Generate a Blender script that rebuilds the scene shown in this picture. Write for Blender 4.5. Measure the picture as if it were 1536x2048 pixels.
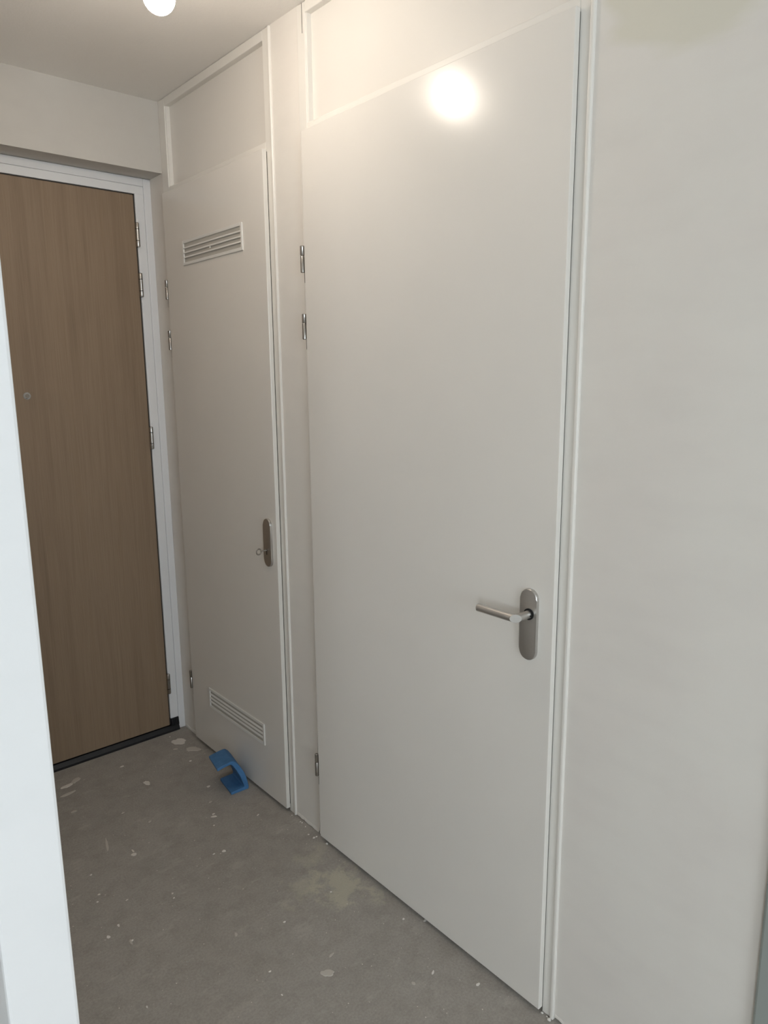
import bpy, bmesh, math, random
from mathutils import Vector, Matrix

for o in list(bpy.data.objects):
    bpy.data.objects.remove(o, do_unlink=True)
scene = bpy.context.scene
C = scene.collection
random.seed(7)

# ------------------------------------------------------------------ camera
IMG_W, IMG_H = 1536, 2048
F_PX = 1431.15
CAM = Vector((-1.3201, 0.0, 1.5999))
YAW, PITCH, ROLL = 0.7139, -0.1883, -0.0087
fw = Vector((math.sin(YAW)*math.cos(PITCH), math.cos(YAW)*math.cos(PITCH), math.sin(PITCH)))
r0 = Vector((math.cos(YAW), -math.sin(YAW), 0.0))
u0 = r0.cross(fw)
rt = math.cos(ROLL)*r0 + math.sin(ROLL)*u0
up = -math.sin(ROLL)*r0 + math.cos(ROLL)*u0
cd = bpy.data.cameras.new('camera')
cam = bpy.data.objects.new('camera', cd)
C.objects.link(cam)
M = Matrix.Identity(4)
for i in range(3):
    M[i][0], M[i][1], M[i][2], M[i][3] = rt[i], up[i], -fw[i], CAM[i]
cam.matrix_world = M
cd.sensor_fit = 'VERTICAL'
cd.sensor_height = 24.0
cd.lens = 24.0*F_PX/IMG_H
cd.clip_start = 0.02
scene.camera = cam

def on_floor(px, py, z=0.0):
    d = fw + rt*((px-IMG_W/2)/F_PX) - up*((py-IMG_H/2)/F_PX)
    t = (z-CAM.z)/d.z
    return CAM + d*t

# ------------------------------------------------------------------ light
WORLD_STRENGTH = 11.0
LAMP_STRENGTH = 104.0
scene.view_settings.view_transform = 'Standard'
scene.view_settings.look = 'None'
scene.view_settings.gamma = 1.0
scene.view_settings.use_curve_mapping = False
scene.view_settings.exposure = 0.04

w = bpy.data.worlds.new('overcast_sky')
scene.world = w
w.use_nodes = True
bg = w.node_tree.nodes['Background']
bg.inputs[0].default_value = (0.83, 0.93, 1.0, 1.0)
bg.inputs[1].default_value = WORLD_STRENGTH

# daylight enters through two windows of the room the picture is taken from:
# one in the wall behind the camera, one added in the left side wall to brighten the right wall
WIN = (-2.9, -1.2, 1.00, 2.55)      # x0 x1 z0 z1
SWIN = (-3.1, -1.7, 1.00, 2.55)     # y0 y1 z0 z1
Y_BACK, X_SIDE = -4.0, -4.2
def portal(size, size_y, loc, rot):
    pl = bpy.data.lights.new('window_portal', 'AREA')
    pl.shape = 'RECTANGLE'
    pl.size, pl.size_y = size, size_y
    pl.cycles.is_portal = True
    po = bpy.data.objects.new('window_portal', pl)
    C.objects.link(po)
    po.location, po.rotation_euler = loc, rot
portal(WIN[1]-WIN[0], WIN[3]-WIN[2], ((WIN[0]+WIN[1])/2, Y_BACK-0.06, (WIN[2]+WIN[3])/2), (math.radians(90), 0, 0))
portal(SWIN[1]-SWIN[0], SWIN[3]-SWIN[2], (X_SIDE-0.06, (SWIN[0]+SWIN[1])/2, (SWIN[2]+SWIN[3])/2), (math.radians(90), 0, math.radians(-90)))

# ------------------------------------------------------------------ materials
def nodes_of(name):
    m = bpy.data.materials.new(name)
    m.use_nodes = True
    nt = m.node_tree
    return m, nt, nt.nodes, nt.links, nt.nodes['Principled BSDF']

def plain(name, col, rough=0.5, metal=0.0, spec=0.5):
    m, nt, n, l, b = nodes_of(name)
    b.inputs['Base Color'].default_value = (*col, 1)
    b.inputs['Roughness'].default_value = rough
    b.inputs['Metallic'].default_value = metal
    b.inputs['Specular IOR Level'].default_value = spec
    return m

def coords(n, l, scale=(1, 1, 1)):
    tc = n.new('ShaderNodeTexCoord')
    mp = n.new('ShaderNodeMapping')
    mp.inputs['Scale'].default_value = scale
    geo = n.new('ShaderNodeNewGeometry')
    l.new(geo.outputs['Position'], mp.inputs['Vector'])
    return mp.outputs['Vector']

def noise(n, l, vec, scale, detail=4.0, rough=0.55):
    t = n.new('ShaderNodeTexNoise')
    t.inputs['Scale'].default_value = scale
    t.inputs['Detail'].default_value = detail
    t.inputs['Roughness'].default_value = rough
    l.new(vec, t.inputs['Vector'])
    return t.outputs['Fac']

def ramp(n, l, fac, stops):
    r = n.new('ShaderNodeValToRGB')
    e = r.color_ramp.elements
    while len(e) < len(stops):
        e.new(0.5)
    for el, (p, c) in zip(e, stops):
        el.position = p
        el.color = (*c, 1) if len(c) == 3 else c
    l.new(fac, r.inputs['Fac'])
    return r.outputs['Color']

def mix(n, l, fac, a, b, mode='MIX'):
    m = n.new('ShaderNodeMix')
    m.data_type = 'RGBA'
    m.blend_type = mode
    for sock, v in ((m.inputs[0], fac), (m.inputs[6], a), (m.inputs[7], b)):
        if hasattr(v, 'is_output'):
            l.new(v, sock)
        elif isinstance(v, (int, float)):
            sock.default_value = v
        else:
            sock.default_value = (*v, 1)
    return m.outputs[2]

def bump(n, l, b, height, strength, dist=0.01):
    bp = n.new('ShaderNodeBump')
    bp.inputs['Strength'].default_value = strength
    bp.inputs['Distance'].default_value = dist
    l.new(height, bp.inputs['Height'])
    l.new(bp.outputs['Normal'], b.inputs['Normal'])

def mat_plaster(name, base, blotch, amount=1.0, stain=None):
    m, nt, n, l, b = nodes_of(name)
    v = coords(n, l)
    f = noise(n, l, v, 3.2, 5, 0.55)
    c = ramp(n, l, f, [(0.38, blotch), (0.60, base)])
    v2 = coords(n, l, (1, 0.7, 2.2))
    f2 = noise(n, l, v2, 7.0, 3, 0.5)
    c2 = ramp(n, l, f2, [(0.30, tuple(x*0.955 for x in base)), (0.55, base)])
    col = mix(n, l, 0.5*amount, c, c2)
    if stain:                                     # a patch of yellowed filler
        pos, rad, scol = stain
        geo = n.new('ShaderNodeNewGeometry')
        d = n.new('ShaderNodeVectorMath')
        d.operation = 'DISTANCE'
        d.inputs[1].default_value = pos
        l.new(geo.outputs['Position'], d.inputs[0])
        a = n.new('ShaderNodeMath')
        a.operation = 'MULTIPLY_ADD'
        l.new(f2, a.inputs[0])
        a.inputs[1].default_value = 0.10
        l.new(d.outputs['Value'], a.inputs[2])
        k = ramp(n, l, a.outputs[0], [(rad, (1, 1, 1)), (rad+0.03, (0, 0, 0))])
        col = mix(n, l, k, col, scol)
    l.new(col, b.inputs['Base Color'])
    b.inputs['Roughness'].default_value = 0.85
    b.inputs['Specular IOR Level'].default_value = 0.25
    fb = noise(n, l, v, 22.0, 6, 0.6)
    bump(n, l, b, fb, 0.10, 0.006)
    return m

def mat_ceiling():
    m, nt, n, l, b = nodes_of('sprayed_ceiling')
    v = coords(n, l)
    f = noise(n, l, v, 170.0, 3, 0.6)
    b.inputs['Base Color'].default_value = (0.90, 0.87, 0.83, 1)
    b.inputs['Roughness'].default_value = 0.9
    bump(n, l, b, f, 0.35, 0.004)
    return m

def mat_paint(name, col, rough):
    m, nt, n, l, b = nodes_of(name)
    v = coords(n, l)
    f = noise(n, l, v, 2.0, 3, 0.5)
    c = ramp(n, l, f, [(0.35, tuple(x*0.97 for x in col)), (0.65, col)])
    l.new(c, b.inputs['Base Color'])
    b.inputs['Roughness'].default_value = rough
    b.inputs['Specular IOR Level'].default_value = 0.5
    return m

def mat_wood():
    m, nt, n, l, b = nodes_of('oak_veneer')
    v = coords(n, l, (1.0, 1.0, 0.035))
    f1 = noise(n, l, v, 22.0, 4, 0.6)
    v2 = coords(n, l, (1.0, 1.0, 0.02))
    f2 = noise(n, l, v2, 210.0, 4, 0.7)
    base = ramp(n, l, f1, [(0.30, (0.235, 0.165, 0.108)), (0.52, (0.285, 0.205, 0.137)), (0.72, (0.265, 0.187, 0.121))])
    fine = ramp(n, l, f2, [(0.34, (0.86, 0.845, 0.83)), (0.58, (1, 1, 1))])
    col = mix(n, l, 0.8, base, fine, 'MULTIPLY')
    l.new(col, b.inputs['Base Color'])
    b.inputs['Roughness'].default_value = 0.5
    b.inputs['Specular IOR Level'].default_value = 0.35
    bump(n, l, b, f2, 0.06, 0.002)
    return m

def mat_concrete():
    m, nt, n, l, b = nodes_of('bare_concrete_screed')
    v = coords(n, l)
    f1 = noise(n, l, v, 1.7, 6, 0.6)
    f2 = noise(n, l, v, 16.0, 7, 0.68)
    f3 = noise(n, l, v, 150.0, 4, 0.7)
    c = ramp(n, l, f1, [(0.30, (0.395, 0.367, 0.333)), (0.70, (0.44, 0.41, 0.372))])
    c2 = ramp(n, l, f2, [(0.30, (0.86, 0.855, 0.845)), (0.55, (1, 1, 1)), (0.74, (1.0, 1.0, 1.0))])
    c3 = ramp(n, l, f3, [(0.30, (0.80, 0.80, 0.80)), (0.62, (1, 1, 1))])
    col = mix(n, l, 1.0, c, c2, 'MULTIPLY')
    col = mix(n, l, 1.0, col, c3, 'MULTIPLY')
    # pale dusty smears
    v4 = coords(n, l, (1.0, 2.1, 1))
    f4 = noise(n, l, v4, 7.5, 8, 0.72)
    k4 = ramp(n, l, f4, [(0.56, (0, 0, 0)), (0.74, (0.55, 0.55, 0.55))])
    col = mix(n, l, k4, col, (0.56, 0.53, 0.485))
    # greenish-yellow paint residue at fixed places on the floor
    geo = n.new('ShaderNodeNewGeometry')
    f5 = noise(n, l, v, 13.0, 8, 0.75)
    for (sx, sy, rad, amt) in ((-0.10, 1.63, 0.13, 0.62), (-0.20, 1.70, 0.10, 0.35), (-0.09, 1.80, 0.08, 0.3)):
        d = n.new('ShaderNodeVectorMath')
        d.operation = 'DISTANCE'
        d.inputs[1].default_value = (sx, sy, 0)
        l.new(geo.outputs['Position'], d.inputs[0])
        a = n.new('ShaderNodeMath')
        a.operation = 'MULTIPLY_ADD'
        l.new(f5, a.inputs[0])
        a.inputs[1].default_value = 0.55
        l.new(d.outputs['Value'], a.inputs[2])
        k = ramp(n, l, a.outputs[0], [(rad+0.19, (amt, amt, amt)), (rad+0.25, (0, 0, 0))])
        col = mix(n, l, k, col, (0.55, 0.525, 0.41))
    l.new(col, b.inputs['Base Color'])
    b.inputs['Roughness'].default_value = 0.78
    b.inputs['Specular IOR Level'].default_value = 0.35
    hh = n.new('ShaderNodeMath')
    hh.operation = 'ADD'
    l.new(f2, hh.inputs[0])
    l.new(f3, hh.inputs[1])
    bump(n, l, b, hh.outputs[0], 0.22, 0.004)
    return m

def mat_brushed(name, col, rough):
    m, nt, n, l, b = nodes_of(name)
    v = coords(n, l, (1, 1, 30))
    f = noise(n, l, v, 60.0, 3, 0.5)
    c = ramp(n, l, f, [(0.3, tuple(x*0.94 for x in col)), (0.7, col)])
    l.new(c, b.inputs['Base Color'])
    b.inputs['Metallic'].default_value = 1.0
    b.inputs['Roughness'].default_value = rough
    return m

MAT = {
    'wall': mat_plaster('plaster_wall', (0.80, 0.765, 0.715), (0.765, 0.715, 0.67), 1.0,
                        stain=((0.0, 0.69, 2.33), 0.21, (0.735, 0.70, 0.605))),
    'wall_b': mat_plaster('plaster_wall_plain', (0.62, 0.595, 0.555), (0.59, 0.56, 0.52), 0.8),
    'white_wall': mat_plaster('white_painted_wall', (0.85, 0.85, 0.86), (0.835, 0.84, 0.85), 0.6),
    'ceiling': mat_ceiling(),
    'door': mat_paint('door_lacquer', (0.82, 0.785, 0.735), 0.22),
    'frame': mat_paint('frame_lacquer', (0.83, 0.80, 0.75), 0.35),
    'cool_frame': mat_paint('entrance_frame_lacquer', (0.80, 0.80, 0.81), 0.4),
    'wood': mat_wood(),
    'floor': mat_concrete(),
    'alu': mat_brushed('anodised_aluminium', (0.60, 0.585, 0.565), 0.34),
    'steel': mat_brushed('nickel_hinge', (0.43, 0.41, 0.385), 0.26),
    'dark': plain('black_rubber', (0.010, 0.010, 0.012), 0.42),
    'gap': plain('gap_shade_and_seal', (0.03, 0.025, 0.02), 0.7),  # black for the seal, open joints and painted-in gap shade
    'hole': plain('keyhole_black', (0.004, 0.004, 0.004), 0.8),
    'vent': mat_paint('vent_plastic', (0.80, 0.785, 0.75), 0.4),
    'vent_back': plain('vent_mesh', (0.50, 0.475, 0.43), 0.8),
    'plaster': plain('dried_plaster', (0.72, 0.68, 0.63), 0.9),
    'plaster_dim': plain('dried_plaster_dull', (0.56, 0.525, 0.475), 0.9),
    'speck': plain('plaster_crumb', (0.82, 0.79, 0.75), 0.9),
    'strip_grey': mat_paint('grey_green_strip', (0.33, 0.36, 0.34), 0.5),
    'peep': plain('peephole_shutter', (0.24, 0.205, 0.17), 0.5),
    'pale_metal': plain('white_lamp_plastic', (0.8, 0.8, 0.8), 0.4),
}
def mat_foam():
    m, nt, n, l, b = nodes_of('blue_foam')
    v = coords(n, l)
    f = noise(n, l, v, 30.0, 4, 0.6)
    c = ramp(n, l, f, [(0.3, (0.052, 0.170, 0.375)), (0.7, (0.078, 0.225, 0.465))])
    f2 = noise(n, l, v, 55.0, 5, 0.7)
    k = ramp(n, l, f2, [(0.70, (0, 0, 0)), (0.78, (0.45, 0.45, 0.45))])
    l.new(mix(n, l, k, c, (0.35, 0.42, 0.52)), b.inputs['Base Color'])
    b.inputs['Roughness'].default_value = 0.6
    f3 = noise(n, l, v, 260.0, 3, 0.6)
    bump(n, l, b, f3, 0.25, 0.002)
    return m
MAT['foam'] = mat_foam()
def mat_bulb():
    m, nt, n, l, b = nodes_of('lit_bulb_glass')
    b.inputs['Base Color'].default_value = (0.9, 0.9, 0.9, 1)
    b.inputs['Emission Color'].default_value = (1.0, 0.885, 0.755, 1)
    b.inputs['Emission Strength'].default_value = LAMP_STRENGTH
    return m
MAT['bulb'] = mat_bulb()

# ------------------------------------------------------------------ helpers
def root_of(o):
    while o.parent:
        o = o.parent
    return o

def link(name, bm, mat, parent=None, smooth=False, autosmooth=None):
    if parent is not None:
        off = root_of(parent).location
        bmesh.ops.translate(bm, verts=bm.verts, vec=-off)
    bmesh.ops.recalc_face_normals(bm, faces=bm.faces)
    me = bpy.data.meshes.new(name)
    if smooth:
        for f in bm.faces:
            f.smooth = True
    bm.to_mesh(me)
    bm.free()
    me.materials.append(MAT[mat])
    o = bpy.data.objects.new(name, me)
    C.objects.link(o)
    if parent is not None:
        o.parent = parent
    if autosmooth is not None:
        try:
            me.set_sharp_from_angle(angle=math.radians(autosmooth))
        except Exception:
            pass
    return o

def tag(o, label=None, cat=None, group=None, kind=None):
    if label: o['label'] = label
    if cat: o['category'] = cat
    if group: o['group'] = group
    if kind: o['kind'] = kind
    return o

def empty(name, loc):
    o = bpy.data.objects.new(name, None)
    o.empty_display_size = 0.1
    C.objects.link(o)
    o.location = loc
    return o

def add_box(bm, x0, x1, y0, y1, z0, z1, bev=0.0, seg=2):
    t = bmesh.new()
    bmesh.ops.create_cube(t, size=1.0)
    for v in t.verts:
        v.co = Vector(((x0+x1)/2 + v.co.x*(x1-x0), (y0+y1)/2 + v.co.y*(y1-y0), (z0+z1)/2 + v.co.z*(z1-z0)))
    if bev:
        bmesh.ops.bevel(t, geom=list(t.edges), offset=bev, segments=seg, affect='EDGES', profile=0.5)
    me = bpy.data.meshes.new('tmp')
    t.to_mesh(me)
    t.free()
    bm.from_mesh(me)
    bpy.data.meshes.remove(me)
    return bm

def box(name, x0, x1, y0, y1, z0, z1, mat, parent=None, bev=0.0):
    bm = bmesh.new()
    add_box(bm, x0, x1, y0, y1, z0, z1, bev)
    return link(name, bm, mat, parent)

def add_lathe(bm, prof, center, axis='Z', seg=20):
    """prof: list of (radius, height) from bottom to top; closed with caps where radius > 0"""
    ax = {'X': (Vector((0, 1, 0)), Vector((0, 0, 1)), Vector((1, 0, 0))),
          'Y': (Vector((0, 0, 1)), Vector((1, 0, 0)), Vector((0, 1, 0))),
          'Z': (Vector((1, 0, 0)), Vector((0, 1, 0)), Vector((0, 0, 1)))}[axis]
    c = Vector(center)
    rings = []
    for r, h in prof:
        rings.append([bm.verts.new(c + ax[0]*(r*math.cos(2*math.pi*k/seg)) + ax[1]*(r*math.sin(2*math.pi*k/seg)) + ax[2]*h) for k in range(seg)])
    for a, b in zip(rings, rings[1:]):
        for k in range(seg):
            bm.faces.new((a[k], a[(k+1) % seg], b[(k+1) % seg], b[k]))
    bm.faces.new(rings[0][::-1])
    bm.faces.new(rings[-1])
    return bm

def lathe(name, prof, center, mat, parent=None, axis='Z', seg=20):
    bm = bmesh.new()
    add_lathe(bm, prof, center, axis, seg)
    return link(name, bm, mat, parent, smooth=True, autosmooth=35)

def prism(bm, outline, axis, a, b):
    """outline: 2D points in the plane normal to axis (x:(y,z) y:(x,z) z:(x,y))"""
    def P(u, v, t):
        return {'x': (t, u, v), 'y': (u, t, v), 'z': (u, v, t)}[axis]
    lo = [bm.verts.new(P(u, v, a)) for u, v in outline]
    hi = [bm.verts.new(P(u, v, b)) for u, v in outline]
    n = len(outline)
    for k in range(n):
        bm.faces.new((lo[k], lo[(k+1) % n], hi[(k+1) % n], hi[k]))
    bm.faces.new(lo[::-1])
    bm.faces.new(hi)
    return bm

# ------------------------------------------------------------------ measures
ZC = 2.6443            # ceiling
D = 2.8368             # face of the lintel above the entrance
D2 = 2.9552            # face of the entrance door frame
ZL = 2.3861            # underside of the lintel
XL, XF = -0.020, -0.002    # leaf face, frame face
N_L, N_R = 1.8564, 0.9188  # near door leaf
F_L, F_R = 2.8060, 2.0685  # far door leaf
ZT, ZB = 2.3026, 0.016
NO = (0.921, 1.848)    # near opening
FO = (2.075, 2.780)    # far opening
NJ = (0.886, 1.888)    # near frame outer
FJ = (2.032, 2.833)    # far frame outer
HALL_L = -1.12
Y_END = 3.10
X_CL = 0.95

# ------------------------------------------------------------------ setting
fl = box('floor', -4.2, X_CL+0.1, Y_BACK-0.1, Y_END+0.1, -0.12, 0.0, 'floor')
tag(fl, 'bare grey concrete screed floor with plaster splashes', 'floor', kind='structure')
ce = box('ceiling', -4.2, X_CL+0.1, Y_BACK-0.1, Y_END+0.1, ZC, ZC+0.12, 'ceiling')
tag(ce, 'off-white sprayed stipple ceiling', 'ceiling', kind='structure')

bm = bmesh.new()                                   # right-hand wall with two door openings
add_box(bm, 0, 0.10, Y_BACK, NJ[0]+0.01, 0.008, ZC)
add_box(bm, 0, 0.10, NJ[1]-0.01, FJ[0]+0.01, 0.009, ZC)
add_box(bm, 0, 0.10, FJ[1]-0.01, Y_END, 0.0, ZC)
o = link('wall_right', bm, 'wall')
tag(o, 'pale plastered hallway wall holding the two white doors', 'wall', kind='structure')

bm = bmesh.new()                                   # end wall: lintel and the strip left of the entrance
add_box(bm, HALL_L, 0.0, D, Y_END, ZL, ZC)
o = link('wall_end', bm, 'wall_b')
tag(o, 'plastered lintel wall above the wooden entrance door', 'wall', kind='structure')
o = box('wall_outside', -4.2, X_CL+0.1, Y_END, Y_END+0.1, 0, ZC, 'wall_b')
tag(o, 'plain wall closing off the corridor outside the entrance', 'wall', kind='structure')
box_l = bmesh.new()
add_box(box_l, -1.194, HALL_L, 0.80, Y_END, 0, ZC, 0.004, 2)
o = link('wall_left', box_l, 'white_wall')
tag(o, 'white end of the left hallway wall lit by cool daylight', 'wall', kind='structure')
o = box('wall_partition', -4.2, -1.194, 1.70, 1.80, 0, ZC, 'wall_b')
tag(o, 'plain wall of the room left of the hallway', 'wall', kind='structure')
bm = bmesh.new()
add_box(bm, X_SIDE-0.1, X_SIDE, Y_BACK-0.1, SWIN[0], 0, ZC)
add_box(bm, X_SIDE-0.1, X_SIDE, SWIN[1], Y_END+0.1, 0, ZC)
add_box(bm, X_SIDE-0.1, X_SIDE, SWIN[0], SWIN[1], 0, SWIN[2])
add_box(bm, X_SIDE-0.1, X_SIDE, SWIN[0], SWIN[1], SWIN[3], ZC)
o = link('wall_side', bm, 'wall_b')
tag(o, 'plain far side wall of the daylit room', 'wall', kind='structure')
o = box('wall_leak_stop', X_CL, X_CL+0.1, Y_BACK-0.1, Y_END, 0, ZC, 'wall_b')  # unseen wall added to stop outside light leaking in behind the doors
tag(o, 'unseen wall behind the closed cupboards, added to keep light out', 'wall', kind='structure')
bm = bmesh.new()
add_box(bm, -4.2, WIN[0], Y_BACK-0.1, Y_BACK, 0, ZC)
add_box(bm, WIN[1], X_CL, Y_BACK-0.1, Y_BACK, 0, ZC)
add_box(bm, WIN[0], WIN[1], Y_BACK-0.1, Y_BACK, 0, WIN[2])
add_box(bm, WIN[0], WIN[1], Y_BACK-0.1, Y_BACK, WIN[3], ZC)
o = link('wall_back', bm, 'wall_b')
tag(o, 'plain window wall at the back of the daylit room', 'wall', kind='structure')
t = 0.06
wn = empty('window_1', ((WIN[0]+WIN[1])/2, Y_BACK-0.05, WIN[2]))
tag(wn, 'white window in the wall behind the hallway', 'window', kind='structure')
bm = bmesh.new()
add_box(bm, WIN[0], WIN[0]+t, Y_BACK-0.09, Y_BACK-0.02, WIN[2], WIN[3])
add_box(bm, WIN[1]-t, WIN[1], Y_BACK-0.09, Y_BACK-0.02, WIN[2], WIN[3])
add_box(bm, WIN[0]+t, WIN[1]-t, Y_BACK-0.09, Y_BACK-0.02, WIN[2], WIN[2]+t)
add_box(bm, WIN[0]+t, WIN[1]-t, Y_BACK-0.09, Y_BACK-0.02, WIN[3]-t, WIN[3])
link('window_frame', bm, 'cool_frame', wn)
wn = empty('fill_window_2', (X_SIDE-0.05, (SWIN[0]+SWIN[1])/2, SWIN[2]))  # unseen window, added and sized to light the right-hand wall
tag(wn, 'unseen white side window added to brighten the right-hand wall', 'window', kind='structure')
bm = bmesh.new()
add_box(bm, X_SIDE-0.09, X_SIDE-0.02, SWIN[0], SWIN[0]+t, SWIN[2], SWIN[3])
add_box(bm, X_SIDE-0.09, X_SIDE-0.02, SWIN[1]-t, SWIN[1], SWIN[2], SWIN[3])
add_box(bm, X_SIDE-0.09, X_SIDE-0.02, SWIN[0]+t, SWIN[1]-t, SWIN[2], SWIN[2]+t)
add_box(bm, X_SIDE-0.09, X_SIDE-0.02, SWIN[0]+t, SWIN[1]-t, SWIN[3]-t, SWIN[3])
link('window_frame', bm, 'cool_frame', wn)
box('mullion', X_SIDE-0.09, X_SIDE-0.02, -2.43, -2.37, SWIN[2]+t, SWIN[3]-t, 'cool_frame', wn)

# unidentified dark edge built as a grey-green strip, near end of the right-hand wall
o = box('strip_1', -0.012, 0.0, 0.33, 0.430, 0.0, 2.36, 'strip_grey', bev=0.0055)
tag(o, 'grey-green strip at the near end of the plastered wall', 'trim', kind='structure')

# ------------------------------------------------------------------ flush doors in the right-hand wall
def door_set(name, label, leaf, opening, outer, hinge_z):
    root = empty(name, (XL, (leaf[0]+leaf[1])/2, 0))
    tag(root, label, 'door', kind='structure')
    yl, yr = leaf                      # hinge edge, lock edge
    # frame: jambs, head, transom; recessed top panel
    box('jamb', XF, 0.09, opening[1], outer[1], 0.0, ZC-0.001, 'frame', root, 0.003)
    bm = bmesh.new()
    add_box(bm, XF, 0.09, outer[0]+0.004, opening[0], 0.0, ZC-0.001, 0.001, 1)
    add_box(bm, XF-0.005, 0.03, outer[0]-0.001, outer[0]+0.010, 0.0, ZC-0.001, 0.0038, 3)
    link('jamb', bm, 'frame', root)
    box('head', XF, 0.09, opening[0], opening[1], ZC-0.030, ZC-0.001, 'frame', root, 0.002)
    box('transom', XF, 0.09, opening[0], opening[1], 2.270, 2.326, 'frame', root, 0.002)
    box('glazing_stop', XF+0.004, 0.05, opening[1]-0.004, opening[1]+0.002, 2.31, ZC-0.03, 'frame', root)
    box('top_panel', 0.018, 0.030, opening[0]-0.004, opening[1]+0.004, 2.318, ZC-0.026, 'door', root)
    # leaf: rebated, lies on the frame
    bm = bmesh.new()
    add_box(bm, XL, XF-0.0024, yr, yl, ZB, ZT, 0.0018, 2)
    add_box(bm, XF-0.0024, 0.022, opening[0]+0.012, opening[1]-0.004, ZB, 2.262)
    lf = link('door_leaf', bm, 'door', root)
    box('gap_shade', XF-0.0025, XF+0.0002, yr+0.0016, opening[0]+0.012, 0.03, ZT-0.006, 'gap', root)  # black strip standing in for the shade in the gap behind the leaf edge
    for z0, z1 in hinge_z:
        zm = z1-(z1-z0)*0.37
        r = 0.0068
        yy = yl+r+0.0035
        h = lathe('hinge', [(r*0.85, 0), (r, 0.0012), (r, zm-0.0006-z0-0.001), (r*0.9, zm-0.0006-z0)], (XL+0.001, yy, z0), 'steel', root)
        lathe('hinge_knuckle', [(r*0.9, zm+0.0006-z0), (r, zm+0.0016-z0), (r, z1-z0-0.0012), (r*0.85, z1-z0)], (XL+0.001, yy, z0), 'steel', h)
        bmm = bmesh.new()
        add_box(bmm, XL+0.004, XF+0.004, yl+0.0005, yy, z0+0.003, z1-0.003)
        link('hinge_plate', bmm, 'steel', h)
        box('hinge_slot', XL+0.0015, XF+0.002, yl+0.0002, yl+0.0032, z0-0.030, z0, 'gap', h)
    return root

near = door_set('door_1', 'white flush interior door with aluminium lever handle', (N_L, N_R), NO, NJ,
                [(1.9076, 1.9852), (1.7113, 1.7873), (0.2426, 0.3239)])
far = door_set('door_2', 'white flush cupboard door with two slatted ventilation grilles', (F_L, F_R), FO, FJ,
               [(1.9066, 1.9812), (1.7091, 1.7859), (0.2449, 0.3268)])

def stadium(cy, cz, wy, hz, n=14):
    """rounded-end plate outline in (y,z)"""
    r = wy/2
    pts = []
    for k in range(n+1):
        a = math.pi*k/n
        pts.append((cy+r*math.cos(a), cz+hz/2-r+r*math.sin(a)*1.0))
    for k in range(n+1):
        a = math.pi+math.pi*k/n
        pts.append((cy+r*math.cos(a), cz-hz/2+r+r*math.sin(a)))
    return pts

def plate(cy, cz, parent, th=0.009):
    bm = bmesh.new()
    prism(bm, stadium(cy, cz, 0.048, 0.173), 'x', XL-th, XL+0.001)
    ed = [e for e in bm.edges if all(abs(v.co.x-(XL-th)) < 1e-6 for v in e.verts)]
    bmesh.ops.bevel(bm, geom=ed, offset=0.0028, segments=3, affect='EDGES', profile=0.5)
    return link('handle_plate', bm, 'alu', parent, smooth=True, autosmooth=25)

# near door: plate and lever
hp = plate(0.983, 1.0265, near)
HY, HZ, HX = 0.980, 1.0535, -0.0775
lathe('collar', [(0.0135, 0), (0.0135, 0.003)], (XL-0.0118, HY, HZ), 'hole', hp, axis='X', seg=28)
def lever(parent):
    bm = bmesh.new()
    R, seg = 0.0098, 32
    tip = HY+0.114
    rings = []
    corner = Vector((HX, HY, HZ))
    def ring(fn):
        rings.append([bm.verts.new(fn(2*math.pi*k/seg)) for k in range(seg)])
    # stub: axis x; cross-section in (y,z); a from outer (y-) side
    ring(lambda a: Vector((XL-0.0085, HY-R*math.cos(a), HZ+R*math.sin(a))))
    ring(lambda a: Vector((HX-R*math.cos(a), HY-R*math.cos(a), HZ+R*math.sin(a))))     # mitre
    ring(lambda a: Vector((HX-R*math.cos(a), tip-0.0015, HZ+R*math.sin(a))))
    ring(lambda a: Vector((HX-(R-0.0015)*math.cos(a), tip, HZ+(R-0.0015)*math.sin(a))))
    for a, b in zip(rings, rings[1:]):
        for k in range(seg):
            bm.faces.new((a[k], a[(k+1) % seg], b[(k+1) % seg], b[k]))
    bm.faces.new(rings[0][::-1])
    bm.faces.new(rings[-1])
    nrm = Vector((-1, -1, 0)).normalized()
    res = bmesh.ops.bisect_plane(bm, geom=list(bm.verts)+list(bm.edges)+list(bm.faces),
                                 plane_co=corner+nrm*0.0002, plane_no=nrm, clear_outer=True)
    ed = [e for e in res['geom_cut'] if isinstance(e, bmesh.types.BMEdge)]
    bmesh.ops.holes_fill(bm, edges=ed, sides=0)
    o = link('lever', bm, 'alu', parent, smooth=True, autosmooth=28)
    return o
lv = lever(hp)
lathe('grub_screw', [(0.0022, 0), (0.0022, 0.0006)], (-0.036, HY-0.0103, HZ-0.001), 'hole', hp, axis='Y', seg=12)

# far door: plate, keyhole, grilles
fp = plate(2.1195, 1.0268, far)
lathe('keyhole', [(0.0042, 0), (0.0042, 0.0006)], (XL-0.0096, 2.1225, 1.000), 'hole', fp, axis='X', seg=16)
box('keyhole_slot', XL-0.0096, XL-0.0090, 2.1205, 2.1245, 0.983, 1.000, 'hole', fp)

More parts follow.
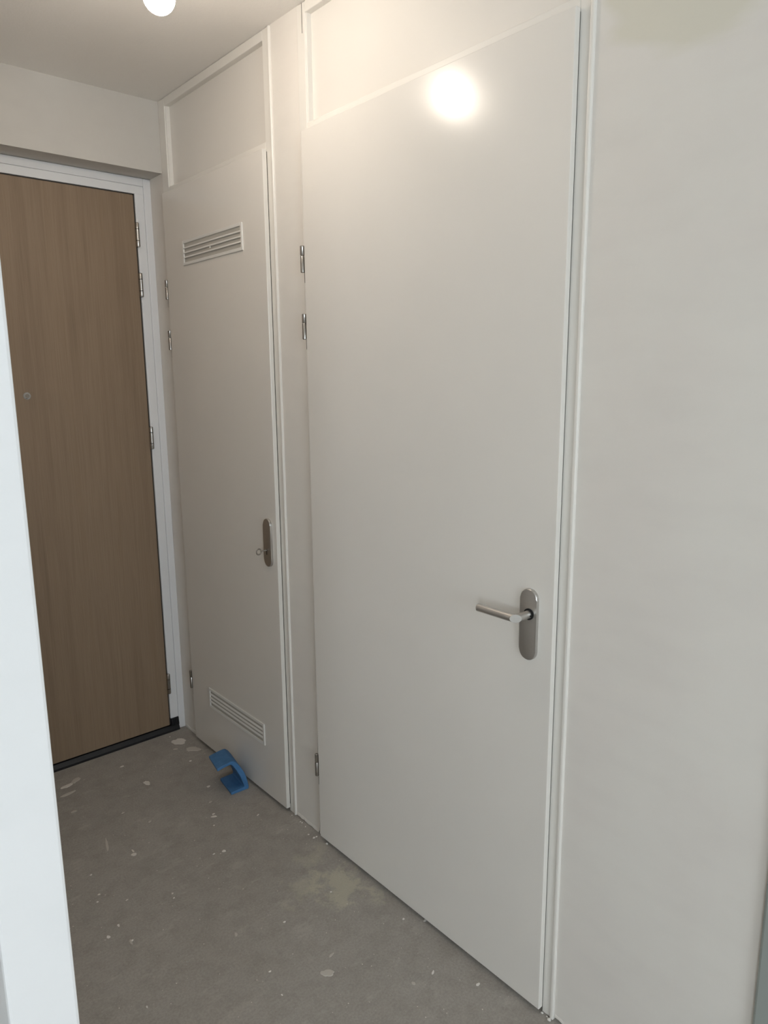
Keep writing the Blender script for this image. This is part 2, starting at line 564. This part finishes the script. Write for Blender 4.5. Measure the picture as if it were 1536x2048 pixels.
def grille(y0, y1, z0, z1, knob):
    fx = XL-0.0045
    bm = bmesh.new()
    b = 0.0105
    add_box(bm, fx, XL+0.001, y0, y0+b, z0, z1, 0.0010, 1)
    add_box(bm, fx, XL+0.001, y1-b, y1, z0, z1, 0.0010, 1)
    add_box(bm, fx, XL+0.001, y0+b, y1-b, z1-b, z1, 0.0010, 1)
    add_box(bm, fx, XL+0.001, y0+b, y1-b, z0, z0+b, 0.0010, 1)
    # inner collar, set into the leaf
    fr = link('ventilation_grille', bm, 'vent', far)
    box('grille_mesh', XL-0.0004, XL+0.0004, y0+b-0.002, y1-b+0.002, z0+b-0.002, z1-b+0.002, 'vent_back', fr)
    n = 4
    ih = (z1-z0-2*b)/n
    for k in range(1, n):
        zc = z0+b+ih*k
        bm = bmesh.new()
        prism(bm, [(fx+0.0002, zc-0.0022), (fx+0.0002, zc-0.0002), (XL-0.0003, zc+0.0046), (XL-0.0003, zc+0.0026)], 'y', y0+b-0.001, y1-b+0.001)
        link('slat', bm, 'vent', fr)
    if knob:
        zc = z0+b+ih*2
        lathe('slider_pin', [(0.0035, 0), (0.0028, 0.004)], (fx-0.003, (y0+y1)/2, zc-0.006), 'vent', fr, axis='X', seg=12)
    return fr
grille(2.2075, 2.6510, 2.0170, 2.1060, True)
grille(2.2025, 2.6450, 0.2180, 0.3050, False)

# key in the cupboard lock
bm = bmesh.new()
kx, ky, kz = XL-0.009, 2.1225, 1.000
add_lathe(bm, [(0.0026, 0.0), (0.0026, 0.024)], (kx-0.024, ky, kz), 'X', 12)
seg, tr, rr = 20, 0.0026, 0.0095
ring = []
for i in range(seg):
    a = 2*math.pi*i/seg
    cx_, cz_ = kx-0.032+rr*math.cos(a), kz-0.001+rr*math.sin(a)*1.05
    rg = []
    for j in range(8):
        b_ = 2*math.pi*j/8
        q = tr*math.cos(b_)
        rg.append(bm.verts.new((cx_+q*math.cos(a), ky+tr*0.7*math.sin(b_), cz_+q*math.sin(a))))
    ring.append(rg)
for i in range(seg):
    for j in range(8):
        bm.faces.new((ring[i][j], ring[(i+1) % seg][j], ring[(i+1) % seg][(j+1) % 8], ring[i][(j+1) % 8]))
ko = link('key', bm, 'steel', None, smooth=True, autosmooth=40)
tag(ko, 'small metal key with ring bow in the cupboard door lock', 'key')

# ------------------------------------------------------------------ entrance door
ent = empty('door_3', (-0.56, D2, 0))
tag(ent, 'brown wood-veneer entrance door in a white frame', 'door', kind='structure')
XI, ZI = -0.0670, 2.3240
LX = HALL_L+0.067
# frame in two steps: outer band slightly prouder, inner band
box('jamb', -0.030, 0.0, D2-0.004, D2+0.10, 0.002, ZL-0.001, 'cool_frame', ent, 0.002)
box('jamb', XI, -0.030, D2, D2+0.10, 0.060, ZI+0.001, 'cool_frame', ent, 0.002)
box('jamb', HALL_L, HALL_L+0.030, D2-0.004, D2+0.10, 0.002, ZL-0.001, 'cool_frame', ent, 0.002)
box('jamb', HALL_L+0.030, LX, D2, D2+0.10, 0.060, ZI+0.001, 'cool_frame', ent, 0.002)
box('head', HALL_L+0.030, -0.030, D2-0.004, D2+0.10, 2.3555, ZL-0.001, 'cool_frame', ent, 0.002)
box('head', HALL_L+0.030, -0.030, D2, D2+0.10, ZI, 2.3555, 'cool_frame', ent, 0.002)
box('door_leaf', LX+0.007, XI-0.0065, D2+0.002, D2+0.056, 0.030, ZI-0.005, 'wood', ent, 0.001)
bm = bmesh.new()                                    # black rebate seal shows as a dark line round the leaf
add_box(bm, XI-0.0068, XI+0.0005, D2+0.008, D2+0.05, 0.03, ZI+0.0005)
add_box(bm, LX-0.0005, LX+0.0045, D2+0.008, D2+0.05, 0.03, ZI+0.0005)
add_box(bm, LX, XI, D2+0.008, D2+0.05, ZI-0.0055, ZI+0.0005)
link('seal', bm, 'gap', ent)
bm = bmesh.new()
prism(bm, [(D2-0.012, 0.0), (D2-0.012, 0.010), (D2-0.002, 0.026), (D2+0.09, 0.026), (D2+0.09, 0.0)], 'x', HALL_L+0.031, -0.0310)
link('threshold', bm, 'dark', ent)
for xa, xb in ((XI+0.001, -0.0312), (HALL_L+0.0312, LX-0.001)):
    bm = bmesh.new()
    prism(bm, [(D2-0.010, 0.0262), (D2-0.004, 0.060), (D2+0.05, 0.060), (D2+0.05, 0.0262)], 'x', xa, xb)
    for q in range(3):
        xx = xa+(xb-xa)*(0.22+0.27*q)
        add_box(bm, xx, xx+0.0035, D2-0.0115, D2-0.004, 0.0264, 0.056)
    link('threshold_block', bm, 'dark', ent)
for zc in (2.1665, 1.9718, 1.3483, 0.2330):
    R = 0.0082
    hx, hy, H = XI-0.001, D2-0.006, 0.096
    z0 = zc-H/2
    h = lathe('hinge', [(R, 0.0262), (R, 0.0695)], (hx, hy, z0), 'steel', ent)
    lathe('hinge_cap', [(R*0.55, 0), (R*0.9, 0.0015), (R, 0.004), (R, 0.0240)], (hx, hy, z0), 'steel', h)
    lathe('hinge_cap', [(R, 0.0717), (R, 0.092), (R*0.9, 0.0945), (R*0.55, 0.096)], (hx, hy, z0), 'steel', h)
    lathe('hinge_ring', [(R*0.92, 0.0240), (R*0.92, 0.0262)], (hx, hy, z0), 'hole', h)
    lathe('hinge_ring', [(R*0.92, 0.0695), (R*0.92, 0.0717)], (hx, hy, z0), 'hole', h)
pe = lathe('peephole', [(0.0135, 0), (0.0135, 0.003)], (-0.5414, D2-0.001, 1.536), 'steel', ent, axis='Y', seg=24)
lathe('peephole_rim', [(0.0100, 0), (0.0128, 0.002)], (-0.5414, D2-0.003, 1.536), 'steel', pe, axis='Y', seg=24)
lathe('peephole_cover', [(0.0085, 0), (0.0085, 0.001)], (-0.5414, D2-0.0036, 1.536), 'peep', pe, axis='Y', seg=24)

# ------------------------------------------------------------------ hanging bulb
LX_, LY_, LZ_ = -0.5057, 1.709, 2.4535
lamp = empty('pendant_bulb', (LX_, LY_, ZC))
tag(lamp, 'bare glowing light bulb hanging from the ceiling', 'lamp')
lathe('ceiling_cap', [(0.010, 0), (0.034, 0.008), (0.036, 0.018)], (LX_, LY_, ZC-0.0185), 'pale_metal', lamp)
lathe('cord', [(0.0032, 0), (0.0032, 0.060)], (LX_, LY_, ZC-0.078), 'pale_metal', lamp, seg=10)
lathe('lamp_holder', [(0.0165, 0), (0.0185, 0.004), (0.0185, 0.034), (0.010, 0.046), (0.005, 0.050)], (LX_, LY_, ZC-0.127), 'pale_metal', lamp)
prof = []
RB = 0.036
for k in range(0, 13):
    a = -math.pi/2 + math.pi*0.80*k/12
    prof.append((max(RB*math.cos(a), 0.001), RB*math.sin(a)))
prof += [(0.0215, 0.040), (0.0165, 0.054), (0.0145, 0.066)]
lathe('bulb', prof, (LX_, LY_, LZ_), 'bulb', lamp, seg=32)

# ------------------------------------------------------------------ blue foam profile on the floor
def foam():
    outer = [(0.000, 0.000), (0.074, 0.000), (0.0755, 0.010), (0.072, 0.030), (0.066, 0.052), (0.057, 0.077), (0.044, 0.104),
             (0.030, 0.124), (0.017, 0.136), (0.010, 0.1385), (-0.004, 0.1375), (-0.028, 0.1335), (-0.052, 0.1275)]
    inner = [(-0.050, 0.1165), (-0.028, 0.1215), (-0.004, 0.125), (0.006, 0.1245), (0.014, 0.117), (0.026, 0.094), (0.040, 0.064),
             (0.051, 0.036), (0.056, 0.018), (0.054, 0.0125), (0.000, 0.0105)]
    bm = bmesh.new()
    L = 0.122
    NS = 6
    rows = []
    for s in range(NS+1):
        t = s/NS
        row = []
        for (x, z) in outer+inner:
            zz = z*(1-0.05*t) if z > 0.02 else z
            row.append(bm.verts.new((x+0.012*t*(z/0.138)+0.010*t, L*t + (0.004*math.sin(9*z/0.138) if z > 0.02 else 0), zz)))
        rows.append(row)
    n = len(outer)+len(inner)
    for a, b in zip(rows, rows[1:]):
        for k in range(n):
            bm.faces.new((a[k], a[(k+1) % n], b[(k+1) % n], b[k]))
    bm.faces.new(rows[0][::-1])
    bm.faces.new(rows[-1])
    bmesh.ops.rotate(bm, verts=bm.verts, cent=(0, 0, 0), matrix=Matrix.Rotation(math.radians(-3), 3, 'Z'))
    bmesh.ops.translate(bm, verts=bm.verts, vec=(-0.1185, 2.308, 0.0006))
    ed = [e for e in bm.edges if e.calc_face_angle(0) > 1.0]
    bmesh.ops.bevel(bm, geom=ed, offset=0.0015, segments=1, affect='EDGES')
    o = link('foam_strip', bm, 'foam', None, smooth=True, autosmooth=30)
    tag(o, 'folded piece of blue foam lying on the floor against the cupboard door', 'foam strip')
foam()

# ------------------------------------------------------------------ plaster splashes and crumbs on the floor
def splash(px, py, lx, ly, rot, mat='plaster', th=0.0012, jag=0.18, n=22):
    p = on_floor(px, py)
    bm = bmesh.new()
    ph = [random.uniform(0, 6.28) for _ in range(4)]
    ring0, ring1 = [], []
    for k in range(n):
        a = 2*math.pi*k/n
        q = 1+jag*(math.sin(2*a+ph[0])*0.5+math.sin(3*a+ph[1])*0.5+math.sin(5*a+ph[2])*0.35+math.sin(8*a+ph[3])*0.3)
        x, y = lx*q*math.cos(a), ly*q*math.sin(a)
        x, y = x*math.cos(rot)-y*math.sin(rot), x*math.sin(rot)+y*math.cos(rot)
        ring0.append(bm.verts.new((p.x+x, p.y+y, 0.0)))
        ring1.append(bm.verts.new((p.x+x*0.9, p.y+y*0.9, th)))
    for k in range(n):
        bm.faces.new((ring0[k], ring0[(k+1) % n], ring1[(k+1) % n], ring1[k]))
    bm.faces.new(ring1)
    bm.faces.new(ring0[::-1])
    return link('plaster_spot', bm, mat, fl)

R_ = math.radians
for a in [
    (358, 1483, 0.026, 0.034, R_(20), 'plaster'), (387, 1498, 0.034, 0.018, R_(-42), 'plaster_dim'),
    (351, 1498, 0.010, 0.006, R_(-40), 'plaster_dim'),
    (151, 1561, 0.024, 0.013, R_(40), 'plaster_dim'), (134, 1572, 0.026, 0.010, R_(10), 'plaster'),
    (136, 1588, 0.030, 0.008, R_(5), 'plaster_dim'), (294, 1566, 0.010, 0.020, R_(10), 'plaster'),
    (244, 1533, 0.008, 0.005, 0, 'plaster'), (268, 1709, 0.009, 0.008, 0, 'plaster'), (266, 1702, 0.003, 0.009, 0, 'plaster'),
    (214, 1690, 0.004, 0.040, R_(-16), 'plaster_dim'), (428, 1633, 0.010, 0.006, R_(-30), 'plaster'), (427, 1628, 0.006, 0.003, 0, 'plaster'),
    (448, 1702, 0.006, 0.006, 0, 'speck'), (655, 1946, 0.018, 0.012, R_(-50), 'plaster_dim'), (663, 1910, 0.011, 0.003, R_(10), 'plaster_dim'),
    (217, 1874, 0.005, 0.006, 0, 'speck'), (262, 1884, 0.003, 0.012, R_(-8), 'plaster_dim'), (264, 1881, 0.005, 0.003, 0, 'speck'),
    (381, 1522, 0.005, 0.004, 0, 'speck'), (417, 1573, 0.007, 0.006, 0, 'plaster'), (421, 1604, 0.006, 0.004, 0, 'plaster_dim'),
    (428, 1651, 0.003, 0.003, 0, 'speck'), (516, 1630, 0.006, 0.002, R_(20), 'speck'), (428, 1708, 0.004, 0.002, 0, 'speck'),
    (300, 1643, 0.007, 0.004, R_(20), 'plaster_dim'), (246, 1626, 0.006, 0.002, 0, 'plaster'), (148, 1623, 0.010, 0.006, 0, 'plaster_dim'),
    (198, 1789, 0.004, 0.003, 0, 'plaster'), (182, 1750, 0.004, 0.003, 0, 'speck'), (195, 1804, 0.003, 0.003, 0, 'speck'),
    (237, 1851, 0.003, 0.006, 0, 'speck'), (569, 1844, 0.004, 0.003, 0, 'speck'), (472, 1869, 0.004, 0.008, R_(-20), 'plaster_dim'),
    (564, 1990, 0.002, 0.003, 0, 'speck'), (866, 1945, 0.007, 0.003, R_(30), 'speck'), (827, 1967, 0.004, 0.006, 0, 'plaster_dim'),
    (956, 1969, 0.006, 0.004, 0, 'speck'), (294, 2014, 0.002, 0.004, 0, 'speck'), (540, 1943, 0.004, 0.002, 0, 'speck'),
    (807, 1838, 0.004, 0.003, 0, 'speck'), (850, 1841, 0.005, 0.004, 0, 'speck'), (662, 1784, 0.003, 0.003, 0, 'speck'),
    (348, 1796, 0.003, 0.002, 0, 'speck'), (254, 1800, 0.004, 0.002, 0, 'plaster'), (345, 1787, 0.003, 0.003, 0, 'plaster'),
]:
    splash(*a)

def crumb(px, py, s, name='plaster_crumb'):
    p = on_floor(px, py)
    bm = bmesh.new()
    bmesh.ops.create_icosphere(bm, subdivisions=1, radius=1.0)
    for v in bm.verts:
        v.co = Vector((v.co.x*s*random.uniform(.7, 1.3), v.co.y*s*random.uniform(.7, 1.3), v.co.z*s*0.5*random.uniform(.7, 1.2)))
    zmin = min(v.co.z for v in bm.verts)
    bmesh.ops.translate(bm, verts=bm.verts, vec=(p.x, p.y, -zmin))
    return link(name, bm, 'speck', fl)
for a in ((617, 1670, 0.0035), (628, 1677, 0.0050), (633, 1674, 0.0035), (654, 1688, 0.0050), (601, 1644, 0.0035), (584, 1631, 0.003),
          (1084, 2026, 0.0040), (1094, 2034, 0.003), (1098, 2041, 0.006), (340, 1474, 0.003), (604, 1646, 0.003), (611, 1654, 0.003)):
    crumb(*a)

# fine plaster dust scattered over the screed: nobody could count it
bm = bmesh.new()
for i in range(900):
    x, y = random.uniform(-1.05, -0.03), random.uniform(0.7, 2.9)
    s = 0.0006+0.0014*random.random()**3
    a = random.uniform(0, 3.14)
    vs = []
    for k in range(5):
        t = a+2*math.pi*k/5
        vs.append(bm.verts.new((x+s*random.uniform(.6, 1.5)*math.cos(t), y+s*random.uniform(.6, 1.5)*math.sin(t), 0.0006)))
    c = bm.verts.new((x, y, 0.0014))
    for k in range(5):
        bm.faces.new((vs[k], vs[(k+1) % 5], c))
o = link('plaster_dust', bm, 'plaster', fl)
o['kind'] = 'stuff'

# ragged plaster fringe hanging below the wall, above a dark crack
def ragged(y0, y1):
    bm = bmesh.new()
    n = max(6, int((y1-y0)/0.009))
    prev = None
    low = 0.007
    for k in range(n+1):
        y = y0+(y1-y0)*k/n
        low = min(0.012, max(0.0015, low+random.uniform(-0.0035, 0.0035)))
        d = 0.0012+0.0022*random.random()
        row = [bm.verts.new((0.002, y, low)), bm.verts.new((-d, y, low+0.0006)), bm.verts.new((-d*0.6, y, low+0.006)), bm.verts.new((0.0005, y, 0.016+0.004*random.random()))]
        if prev:
            for j in range(3):
                bm.faces.new((prev[j], prev[j+1], row[j+1], row[j]))
        prev = row
    return link('plaster_edge', bm, 'wall', bpy.data.objects['wall_right'])
ragged(NJ[1]+0.001, FJ[0]-0.003)
ragged(0.435, NJ[0]-0.003)
ragged(FJ[1]+0.001, D2-0.006)
# open joint in the frame above the near door
box('frame_joint', XF-0.0006, XF+0.001, 1.8600, 1.8616, 2.565, ZC-0.002, 'gap', near)
